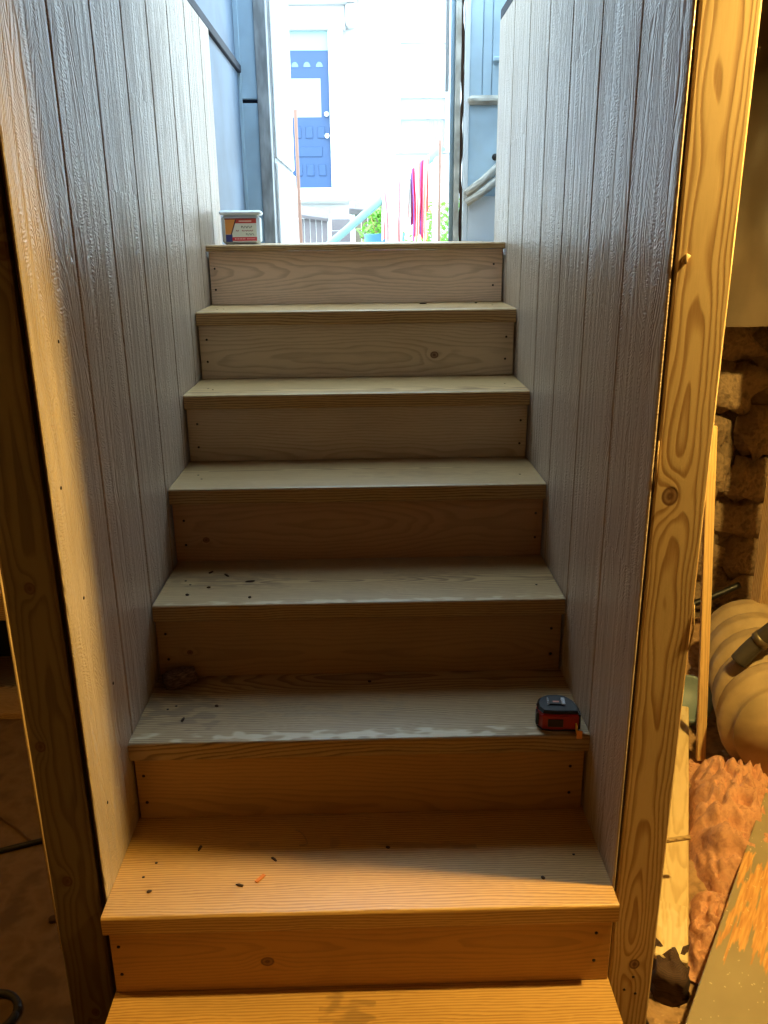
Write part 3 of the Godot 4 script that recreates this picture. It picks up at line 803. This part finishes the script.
func cellar_right() -> void:
	# the lamp: a bare bulb under the cellar ceiling, out of the frame to the right
	var at := Vector3(1.08, 1.90, 0.035)
	var lamp := thing("ceiling_lamp", "warm bulb in a white cone shade under the cellar ceiling", "lamp", at)
	var glow := mat(Color(1, 0.85, 0.6), 0.3)
	glow.emission_enabled = true
	glow.emission = Color(1.0, 0.72, 0.36)
	glow.emission_energy_multiplier = 12.0
	put("bulb", lathe([Vector2(0, -0.055), Vector2(0.02, -0.05), Vector2(0.034, -0.03), Vector2(0.034, -0.008), Vector2(0.022, 0.025), Vector2(0.014, 0.045), Vector2(0, 0.046)], 18), glow, lamp)
	put("socket", lathe([Vector2(0, 0.047), Vector2(0.02, 0.047), Vector2(0.022, 0.09), Vector2(0.055, 0.13), Vector2(0.058, 0.16), Vector2(0, 0.16)], 18), M.white, lamp)
	put("lamp_shade", lathe([Vector2(0.025, 0.06), Vector2(0.125, -0.062), Vector2(0.128, -0.062), Vector2(0.028, 0.062), Vector2(0.025, 0.06)], 28), M.white, lamp)
	var o := OmniLight3D.new()
	o.name = "bulb_light"
	lamp.add_child(o)
	o.position = Vector3(0, -0.02, 0)
	o.light_color = Color(1.0, 0.84, 0.47)
	o.light_energy = 3.1
	o.light_size = 0.035
	o.omni_range = 12.0
	o.omni_attenuation = 2.0
	o.shadow_enabled = true

	# rubble wall at the back, parged above
	var wall := setting("wall_back")
	var rub := noise(80, 1.0, 5)
	var face := []
	for r in 60:
		var row := []
		for c in 70:
			var x := 0.56 + 1.76 * c / 69.0
			var y := -0.36 + 1.42 * r / 59.0
			row.append(Vector3(x, y, -1.93 + 0.07 * rub.get_noise_2d(x * 3.0, y * 3.0) + 0.05 * absf(rub.get_noise_2d(x * 7.0 + 4.0, y * 9.0))))
		face.append(row)
	put("mortar_face", smooth_grid(face, false), M.mortar, wall)
	board("mortar_bed", Vector3(0.56, -0.37, -2.08), Vector3(2.35, 1.05, -1.98), M.mortar, wall, 0, 1, 1, Vector2.ZERO, 0.0)
	board("parging", Vector3(0.56, 1.02, -2.02), Vector3(2.35, 2.06, -1.82), M.cellar_paint, wall, 0, 1, 1, Vector2.ZERO, 0.0)
	var shapes := []
	for k in 5:
		shapes.append(lump(Vector3(0.24, 0.17, 0.09), 600 + k * 7, 0.9, 6, 9, 0.6))
	for r in 8:
		var x := 0.66 + 0.1 * (r % 2)
		while x < 2.2:
			var w := rng.randf_range(0.8, 1.25)
			var s := put("stone", shapes[rng.randi() % 5], M.stone, wall, Vector3(x, -0.28 + r * 0.175 + rng.randf_range(-0.015, 0.015), -1.905 + rng.randf_range(-0.03, 0.01)), Vector3(rng.randf_range(-0.2, 0.2), rng.randf_range(-0.3, 0.3), rng.randf_range(-0.15, 0.15)))
			s.scale = Vector3(w, rng.randf_range(0.9, 1.1), 1)
			x += 0.235 * w
	# dusty plastic sheet hung before the upper wall
	var rows := []
	var nz := noise(77, 1.0, 3)
	for r in 24:
		var row := []
		for c in 40:
			var x := 0.60 + 1.3 * c / 39.0
			var y := 1.02 + 1.02 * r / 23.0
			row.append(Vector3(x, y + (0.015 * nz.get_noise_2d(x * 3.0, 0.0) if r == 0 else 0.0), -1.50 + 0.03 * nz.get_noise_2d(x * 3.0, y * 1.4) + 0.006 * sin(x * 40.0 + y * 9.0)))
		rows.append(row)
	for r in range(23, -1, -1):
		var row := []
		for c in 40:
			row.append(rows[r][c] + Vector3(0, 0, -0.004))
		rows.append(row)
	var sheet := mat(Color(0.40, 0.34, 0.27), 0.42, 0.0, noise_tex(78, 0.01, [Color(0.8, 0.8, 0.8), Color(1, 1, 1)]))
	sheet.cull_mode = BaseMaterial3D.CULL_DISABLED
	tag(put("plastic_sheet", smooth_grid(rows, false, Vector2(2, 2)), sheet), "dusty brown plastic sheet hung before the stone wall", "sheet")

	# dirt that rises above the floor
	var dz := noise(79, 1.0, 4)
	var dr := []
	for r in 46:
		var row := []
		for c in 30:
			var x := 0.57 + 1.7 * c / 29.0
			var z := 0.35 - 2.13 * r / 45.0
			row.append(Vector3(x, -0.215 + 0.03 * dz.get_noise_2d(x * 2.2, z * 2.2) + 0.012 * dz.get_noise_2d(x * 14.0, z * 14.0) + 0.10 * smoothstep(-1.2, -1.9, z) - 0.14 * smoothstep(0.1, 0.35, z), z))
		dr.append(row)
	var dirt := put("dirt_mound", smooth_grid(dr, false), M.dirt)
	tag(dirt, "loose brown dirt filling the crawl space beside the stairs", "dirt")
	dirt.set_meta("kind", "stuff")

	# old lumber
	var pk := thing("broken_plank", "weathered pale plank with a rotten dark end on the dirt", "plank", Vector3(0.634, -0.165, -0.178))
	pk.rotation = Vector3(0.0, -0.356, 0.0)
	put("plank_body", block(Vector3(0.068, 0.040, 1.16), 0.003, 2, 1, 0.25), wood_mat(wood(512, 96, 1.0, 0.25, 430, 0.04, 0.05, 0.02, 0.005, Color(0.86, 0.75, 0.54), Color(0.72, 0.58, 0.38), [], 0.5, [[0.12, 0.04, 0.14, 0.08, Color(0.95, 0.90, 0.76), 0.6]]), 0.7), pk, Vector3(0, 0.0, -0.60))
	put("rotten_end", lump(Vector3(0.075, 0.085, 0.085), 17, 0.6, 10, 14, 0.8), M.dark_wood, pk, Vector3(0, -0.020, -0.012))
	tag(put("wooden_lath", block(Vector3(0.026, 1.02, 0.014), 0.001, 1, 1, 0.25, Vector2(0.1, 0.6)), M.lath, null, Vector3(0.967, 0.306, -0.972), Vector3(0, 0, 0.078)), "narrow pale wooden lath standing upright behind the right post", "lath")
	tag(put("wall_stud", block(Vector3(0.10, 1.90, 0.045), 0.003, 1, 1, 0.25), M.old_wood, null, Vector3(1.375, 0.71, -1.43), Vector3(0, 0.35, 0)), "old brown stud standing before the stone wall", "stud")
	tag(put("peg", tube([Vector3(0.60, -0.025, -0.395), Vector3(0.742, -0.010, -0.40)], 0.0055, 6), M.stock), "short yellow stick poking out over the plank", "stick")

	# ribbed plastic drain pipe
	var pipe := thing("ribbed_pipe", "dusty tan ribbed plastic pipe lying in the crawl space", "pipe", Vector3(1.33, -0.04, -1.45))
	var pm := tri_mat(noise_tex(83, 0.03, [Color(0.58, 0.49, 0.35), Color(0.68, 0.58, 0.42)]), 2.0, 0.7)
	var pts := []
	var rad := []
	for k in 73:
		var f := k / 72.0
		pts.append(Vector3(-0.17 * f, 0.03 * f, 0.66 * f))
		var ph := fposmod(f * 5.0, 1.0)
		rad.append(0.112 + 0.030 * f + 0.036 * smoothstep(0.0, 0.18, ph) * (1.0 - smoothstep(0.55, 0.80, ph)))
	put("pipe_body", tube(pts, rad, 28), pm, pipe)
	var hose := thing("black_hose", "dark flexible hose with a clamp resting on the ribbed pipe", "hose", Vector3(1.11, 0.125, -0.98))
	put("hose_body", tube(curve([Vector3(0.14, 0.24, 0.06), Vector3(0.07, 0.13, 0.03), Vector3(0.02, 0.05, 0.0), Vector3(-0.02, -0.012, -0.01)], 6), 0.025, 12), mat(Color(0.24, 0.21, 0.17), 0.6), hose)
	put("clamp", tube([Vector3(0.035, 0.075, 0.01), Vector3(0.026, 0.060, 0.004)], 0.028, 12), mat(Color(0.45, 0.40, 0.32), 0.4, 0.7), hose)
	# cables
	tag(put("cable", tube(curve([Vector3(0.80, -0.03, -1.55), Vector3(1.0, -0.03, -1.58), Vector3(1.2, 0.02, -1.6), Vector3(1.36, 0.09, -1.6)], 6), 0.012, 8), M.rubber), "dark cable sagging across before the stone wall", "cable")
	tag(put("cable", tube(curve([Vector3(0.80, -0.12, -1.35), Vector3(0.95, -0.118, -1.36), Vector3(1.08, -0.13, -1.36)], 6), 0.008, 8), mat(Color(0.25, 0.07, 0.05), 0.6)), "dark red cable lying behind the upright lath", "cable")
	var lid := thing("paint_lid", "blue grey round lid leaning behind the right post", "lid", Vector3(1.045, -0.135, -1.20))
	lid.rotation = Vector3(0.75, -0.3, 0.0)
	put("lid_disc", lathe([Vector2(0, 0.012), Vector2(0.065, 0.012), Vector2(0.07, 0.018), Vector2(0.078, 0.018), Vector2(0.08, 0.0), Vector2(0.08, -0.022), Vector2(0.0, -0.022)], 24), mat(Color(0.42, 0.48, 0.48), 0.5), lid)
	# orange insulation
	tag(put("insulation_batt", fluff(0.27, 0.60, 0.15, 95), M.insulation, null, Vector3(1.00, -0.205, -0.66), Vector3(0, -0.36, 0)), "large torn clump of orange pink insulation below the lath", "insulation")
	tag(put("insulation_batt", fluff(0.15, 0.27, 0.08, 96), M.insulation, null, Vector3(0.80, -0.205, -0.305), Vector3(0, -0.36, 0)), "small clump of dull pink insulation beside the plank's near end", "insulation")
	# painted board with scraped patch, leaning in from the right
	scraped_board()

func left_lamp() -> void:
	var lamp := thing("ceiling_lamp", "small dim bulb under the cellar ceiling left of the stairs", "lamp", Vector3(-1.65, 1.90, -0.35))
	var glow := mat(Color(1, 0.85, 0.6), 0.3)
	glow.emission_enabled = true
	glow.emission = Color(1.0, 0.72, 0.36)
	glow.emission_energy_multiplier = 3.0
	put("bulb", lathe([Vector2(0, -0.04), Vector2(0.014, -0.036), Vector2(0.025, -0.02), Vector2(0.025, -0.005), Vector2(0.014, 0.02), Vector2(0.012, 0.045), Vector2(0, 0.046)], 16), glow, lamp)
	put("socket", lathe([Vector2(0, 0.047), Vector2(0.02, 0.047), Vector2(0.022, 0.09), Vector2(0.055, 0.13), Vector2(0.058, 0.16), Vector2(0, 0.16)], 18), M.white, lamp)
	var o := OmniLight3D.new()
	o.name = "bulb_light"
	lamp.add_child(o)
	o.position = Vector3(0, -0.015, 0)
	o.light_color = Color(1.0, 0.78, 0.38)
	o.light_energy = 0.42
	o.light_size = 0.025
	o.omni_range = 12.0
	o.omni_attenuation = 2.0
	o.shadow_enabled = true

func fluff(w: float, l: float, high: float, sd: int) -> ArrayMesh:
	var nz := noise(sd, 1.0, 2)
	var rows := []
	for r in 61:
		var row := []
		for c in 45:
			var a := c / 44.0 * 2.0 - 1.0
			var b := r / 60.0 * 2.0 - 1.0
			var e := pow(absf(a), 3.0) + pow(absf(b), 3.0)
			var dome := pow(maxf(0.0, 1.0 - e), 0.65)
			var curl := sqrt(absf(nz.get_noise_2d(a * 1.5 + 0.8 * nz.get_noise_2d(b * 1.4, a * 1.4), b * 2.2)) * 1.6 + 0.02)
			var fine := sqrt(absf(nz.get_noise_2d(a * 4.5 + 9.0, b * 8.0)) + 0.02)
			var y := high * dome * (0.42 + 0.48 * curl + 0.10 * fine) - 0.01
			row.append(Vector3(a * w * 0.5 * (1.0 + 0.12 * nz.get_noise_2d(b * 2.0, 5.0)), y, b * l * 0.5 * (1.0 + 0.1 * nz.get_noise_2d(a * 2.0, 8.0))))
		rows.append(row)
	return smooth_grid(rows, false)

func scraped_board() -> void:
	# olive paint, worn through to orange wood in a ragged patch
	var w := 384
	var h := 384
	var nz := noise(501, 1.0, 3)
	var data := PackedByteArray()
	data.resize(w * h * 3)
	var at := 0
	for j in h:
		for i in w:
			var u := i / float(w)
			var v := j / float(h)
			var paint := Color(0.53, 0.47, 0.36)
			paint = paint.lerp(Color(0.60, 0.54, 0.42), 0.5 + 0.5 * nz.get_noise_2d(u * 6.0, v * 6.0))
			var streak := nz.get_noise_2d(u * 34.0, v * 4.5)
			var bare := nz.get_noise_2d(u * 90.0, v * 9.0)
			var q := 1.0 - maxf(absf(u - 0.20) / 0.22, absf(v - 0.56) / 0.16)
			var f := smoothstep(0.0, 0.10, q + 0.9 * streak - 0.05)
			var c := paint.lerp(Color(0.84, 0.64, 0.38).lerp(Color(0.70, 0.48, 0.26), clampf(0.5 + bare, 0, 1)), f)
			if nz.get_noise_2d(u * 60.0 + 50.0, v * 60.0) > 0.62:
				c = c.lerp(Color(0.88, 0.82, 0.68), 0.8)
			data[at] = int(c.r * 255.0); data[at + 1] = int(c.g * 255.0); data[at + 2] = int(c.b * 255.0)
			at += 3
	var tex := ImageTexture.create_from_image(Image.create_from_data(w, h, false, Image.FORMAT_RGB8, data))
	var m := mat(Color.WHITE, 0.55, 0.0, tex)
	# left edge runs from far (1.10, 0.03, -0.80) to near (0.59, -0.05, 0.05)
	var far := Vector3(1.090, -0.10, -0.729)
	var near := Vector3(0.590, -0.10, 0.003)
	var along := (near - far).normalized()
	var right := Vector3(0.826, -0.13, 0.564)
	right = (right - along * right.dot(along)).normalized()
	var up := along.cross(right).normalized()
	var b := Basis(right, up, along)
	var l := (near - far).length()
	var o := put("painted_board", block(Vector3(0.62, 0.022, l), 0.002, 0, 0.62, l, Vector2(0, 0)), m)
	o.transform = Transform3D(b, (near + far) * 0.5 + right * 0.31 - up * 0.011)
	tag(o, "wide olive painted board with paint scraped to orange wood", "board")

func cellar_left() -> void:
	left_lamp()
	# low ledge and dark recess at the end of the floor
	var low := thing("timber_ledge", "low dark timber ledge at the far end of the left floor", "ledge", Vector3(-1.4, -0.37, -1.55))
	board("sill", Vector3(-0.8, 0.0, 0.0), Vector3(0.84, 0.025, -0.5), M.old_wood, low, 0, 1, 0.25)
	board("top_beam", Vector3(-0.8, 0.42, 0.05), Vector3(0.84, 0.52, -0.6), M.old_wood, low, 0, 1, 0.25)
	board("dark_fill", Vector3(-0.8, 0.025, -0.45), Vector3(0.84, 0.42, -0.5), M.rubber, low, 0, 1, 0.25)  # black board stands in for the darkness of the opening
	var black := mat(Color(0.07, 0.05, 0.04), 0.6)
	tag(put("floor_cable", tube([Vector3(-1.15, -0.362, -0.80), Vector3(-0.80, -0.362, -0.93)], 0.008, 8), black), "straight dark cable across the floor behind the left post", "cable")
	tag(put("thin_wire", tube(curve([Vector3(-1.12, -0.365, -1.0), Vector3(-1.03, -0.365, -0.93), Vector3(-0.97, -0.365, -0.88), Vector3(-0.92, -0.365, -0.88)], 6), 0.004, 6), mat(Color(0.35, 0.24, 0.12), 0.5)), "thin curled brown wire on the floor at left", "wire")
	var ring := []
	for k in 25:
		ring.append(Vector3(-0.845 + 0.055 * cos(TAU * k / 24.0), -0.362, -0.30 + 0.055 * sin(TAU * k / 24.0)))
	tag(put("cable_ring", tube(ring, 0.009, 8), black), "black loop of cable on the floor at lower left", "cable")
	tag(put("floor_clod", lump(Vector3(0.03, 0.014, 0.02), 44, 0.4), M.dark_wood, null, Vector3(-0.80, -0.364, -0.58), Vector3(0, 0.5, 0)), "small dark clod on the floor beside the left post", "clod")

func small_things() -> void:
	tape_measure()
	tub()
	# dark block in the back corner of the third step
	tag(put("brick_fragment", lump(Vector3(0.070, 0.036, 0.042), 70, 0.25, 9, 12, 0.85), mat(Color(0.50, 0.40, 0.35), 0.9, 0.0, noise_tex(71, 0.05, [Color(0.6, 0.6, 0.6), Color(1, 1, 1)])), null, Vector3(-0.395, TREAD_TOP[2] + 0.017, -0.475), Vector3(0, 0.5, 0.05)), "small dark brick fragment in the back left corner of a step", "fragment")
	var chipm := mat(Color(0.22, 0.14, 0.09), 0.9)
	var chips := [lump(Vector3(0.016, 0.004, 0.005), 301, 0.4, 5, 7), lump(Vector3(0.009, 0.004, 0.007), 302, 0.4, 5, 7), lump(Vector3(0.022, 0.004, 0.006), 303, 0.4, 5, 7)]
	var low := "chips on the lowest full step"
	var mid := "chips on the tape measure's step"
	var up := "chips on the step above the tape measure"
	var top := "chips on the topmost tread"
	var spots := [
		[1, -0.165, -0.135, 0, low, "dark chip just behind the orange splinter on the lowest full step"],
		[1, -0.22, -0.07, 0, low, "dark chip to the left of the orange splinter on the lowest full step"],
		[1, -0.31, -0.17, 0, low, "dark chip far back on the left of the lowest full step"],
		[1, 0.33, -0.07, 1, low, "dark crumb near the right end of the lowest full step"],
		[1, 0.05, -0.16, 1, low, "dark crumb at the middle of the lowest full step"],
		[1, -0.38, -0.06, 1, low, "dark crumb near the left end of the lowest full step"],
		[2, -0.36, -0.33, 0, mid, "dark chip at far left on the tape measure's step"],
		[2, -0.30, -0.38, 1, mid, "dark crumb right of the brick fragment on its step"],
		[2, 0.02, -0.47, 1, mid, "dark crumb at the back middle of the tape measure's step"],
		[3, -0.35, -0.68, 0, up, "dark chip furthest back on the step above the tape measure"],
		[3, -0.31, -0.66, 2, up, "long dark chip at the back of the step above the tape measure"],
		[3, -0.25, -0.62, 2, up, "long dark chip furthest right on the step above the tape measure"],
		[3, -0.34, -0.59, 1, up, "dark crumb in the middle of the step above the tape measure"],
		[3, -0.38, -0.55, 1, up, "dark crumb nearest the left wall on the step above the tape measure"],
		[3, -0.24, -0.53, 1, up, "dark crumb nearest the front edge of the step above the tape measure"],
		[6, 0.20, -1.44, 2, top, "long chip left of the crumb on the topmost tread"],
		[6, 0.36, -1.44, 1, top, "crumb near the right end of the topmost tread"]]
	for s in spots:
		var k: int = s[0]
		tag(put("wood_chip", chips[s[3]], chipm, null, Vector3(s[1], TREAD_TOP[k] + 0.0014, s[2]), Vector3(0, rng.randf() * TAU, 0)), s[5], "chip", s[4])
	tag(put("shaving", tube(curve([Vector3(-0.13, TREAD_TOP[1] + 0.002, -0.215), Vector3(-0.115, TREAD_TOP[1] + 0.004, -0.20), Vector3(-0.105, TREAD_TOP[1] + 0.002, -0.175), Vector3(-0.12, TREAD_TOP[1] + 0.002, -0.17)], 4), 0.0012, 5), M.stock), "pale bent staple of shaved wood on the lowest full step", "shaving")
	tag(put("orange_splinter", block(Vector3(0.022, 0.002, 0.007), 0.0005), mat(Color(0.78, 0.45, 0.18), 0.7), null, Vector3(-0.185, TREAD_TOP[1] + 0.002, -0.085), Vector3(0, 0.9, 0.05)), "orange splinter of wood on the lowest full step", "splinter")

func tape_measure() -> void:
	var y := float(TREAD_TOP[2])
	var t := thing("tape_measure", "red and black tape measure lying on the step at right", "tape measure", Vector3(0.392, y, -0.293))
	t.rotation.y = -0.10
	var black := mat(Color(0.07, 0.075, 0.09), 0.32)
	var red := mat(Color(0.62, 0.08, 0.08), 0.30)
	var out := PackedVector2Array()
	# D shaped case seen from above: x to the right, y towards the viewer
	for p in [[0.040, 0.030], [0.042, 0.010], [0.036, -0.012], [0.022, -0.030], [0.004, -0.036], [-0.018, -0.033], [-0.034, -0.020], [-0.040, 0.0], [-0.038, 0.018], [-0.030, 0.031], [-0.010, 0.034]]:
		out.append(Vector2(p[0], p[1]))
	put("case", prism(out, 0.001, 0.036, 0.004), red, t)
	var sm := PackedVector2Array()
	var tm := PackedVector2Array()
	for p in out:
		sm.append(p * 1.03)
		tm.append(p * 1.01 + Vector2(0, -0.002))
	put("top_shell", prism(tm, 0.033, 0.043, 0.005), black, t)
	put("bottom_shell", prism(sm, 0.0, 0.003, 0.001), black, t)
	board("label_plate", Vector3(-0.020, 0.010, 0.030), Vector3(0.010, 0.027, 0.0350), mat(Color(0.13, 0.05, 0.05), 0.5), t, 0, 1, 1, Vector2.ZERO, 0.001)
	board("grip_pad", Vector3(-0.0415, 0.004, 0.000), Vector3(-0.034, 0.033, 0.022), black, t, 0, 1, 1, Vector2.ZERO, 0.003)
	var steel := mat(Color(0.75, 0.76, 0.78), 0.25, 1.0)
	board("belt_clip", Vector3(-0.020, 0.045, -0.014), Vector3(-0.016, 0.0475, 0.012), steel, t, 0, 1, 1, Vector2.ZERO, 0.0006)
	board("belt_clip", Vector3(0.008, 0.045, -0.016), Vector3(0.016, 0.0475, 0.010), steel, t, 0, 1, 1, Vector2.ZERO, 0.0006)
	board("clip_plate", Vector3(-0.018, 0.042, -0.012), Vector3(0.012, 0.0458, 0.008), black, t, 0, 1, 1, Vector2.ZERO, 0.0006)
	board("clip_mark", Vector3(-0.008, 0.0456, -0.004), Vector3(0.004, 0.0464, 0.001), mat(Color(0.75, 0.45, 0.35), 0.5), t, 0, 1, 1, Vector2.ZERO, 0.0003)
	var tongue := mat(Color(0.85, 0.72, 0.30), 0.4)
	board("tape_blade", Vector3(0.034, 0.004, 0.020), Vector3(0.0362, 0.018, 0.046), tongue, t, 2, 1, 1, Vector2.ZERO, 0.0003)
	board("end_hook", Vector3(0.0345, -0.006, 0.0465), Vector3(0.0455, 0.012, 0.048), mat(Color(0.85, 0.58, 0.32), 0.35, 0.7), t, 0, 1, 1, Vector2.ZERO, 0.0004)
	board("mouth", Vector3(0.0385, 0.004, 0.012), Vector3(0.0440, 0.036, 0.030), black, t, 0, 1, 1, Vector2.ZERO, 0.001)

func tub() -> void:
	var y := float(TREAD_TOP[7])
	var t := thing("screw_tub", "clear plastic tub with a printed red and orange label on the top step", "tub", Vector3(-0.362, y, -1.655))
	t.rotation.y = 0.05
	var pl := mat(Color(0.80, 0.85, 0.90), 0.3)
	put("tub_body", block(Vector3(0.118, 0.088, 0.110), 0.010), pl, t, Vector3(0, 0.044, 0))
	put("tub_lid", block(Vector3(0.128, 0.014, 0.120), 0.005), mat(Color(0.84, 0.89, 0.95), 0.3), t, Vector3(0, 0.094, 0))
	# the label: flat print
	var w := 200
	var h := 140
	var im := Image.create(w, h, false, Image.FORMAT_RGB8)
	im.fill(Color(0.86, 0.88, 0.84))
	im.fill_rect(Rect2i(0, 0, w, 8), Color(0.50, 0.22, 0.20))
	im.fill_rect(Rect2i(64, 6, 136, 24), Color(0.72, 0.24, 0.20))
	im.fill_rect(Rect2i(90, 14, 80, 7), Color(0.90, 0.75, 0.70))
	for yy in range(8, 96):
		var edge := int(68 - (yy - 8) * 0.36)
		im.fill_rect(Rect2i(4, yy, edge - 4, 1), Color(0.83, 0.56, 0.27))
		im.fill_rect(Rect2i(edge, yy, 7, 1), Color(0.24, 0.16, 0.22))
	im.fill_rect(Rect2i(4, 96, 42, 44), Color(0.22, 0.24, 0.52))
	im.fill_rect(Rect2i(4, 92, 30, 5), Color(0.78, 0.62, 0.55))
	im.fill_rect(Rect2i(44, 112, 156, 22), Color(0.80, 0.16, 0.24))
	for k in 7:
		im.fill_rect(Rect2i(60 + k * 10, 118, 6, 8), Color(0.95, 0.75, 0.74))
		im.fill_rect(Rect2i(136 + k * 8, 119, 5, 6), Color(0.95, 0.72, 0.74))
	var word := func(x: int, yy: int, n: int, cw: int, ch: int, c: Color) -> void:
		for k in n:
			im.fill_rect(Rect2i(x + k * (cw + 2), yy, 2, ch), c)
			im.fill_rect(Rect2i(x + k * (cw + 2), yy + (0 if k % 2 == 0 else ch - 3), cw, 3), c)
			if k % 3 == 0:
				im.fill_rect(Rect2i(x + k * (cw + 2), yy + ch / 2 - 1, cw, 2), c)
	word.call(104, 46, 7, 8, 13, Color(0.10, 0.10, 0.10))
	word.call(70, 70, 3, 5, 8, Color(0.55, 0.18, 0.22))
	word.call(108, 70, 9, 6, 8, Color(0.50, 0.16, 0.22))
	word.call(132, 90, 6, 7, 11, Color(0.38, 0.42, 0.40))
	var lm := mat(Color.WHITE, 0.5, 0.0, ImageTexture.create_from_image(im))
	var st := SurfaceTool.new()
	st.begin(Mesh.PRIMITIVE_TRIANGLES)
	var q := [Vector3(-0.049, 0.008, 0), Vector3(0.049, 0.008, 0), Vector3(0.049, 0.078, 0), Vector3(-0.049, 0.078, 0)]
	tri(st, q[0], q[1], q[2], Vector3.BACK, Vector2(0, 1), Vector2(1, 1), Vector2(1, 0))
	tri(st, q[0], q[2], q[3], Vector3.BACK, Vector2(0, 1), Vector2(1, 0), Vector2(0, 0))
	put("printed_label", st.commit(), lm, t, Vector3(0, 0, 0.0555))
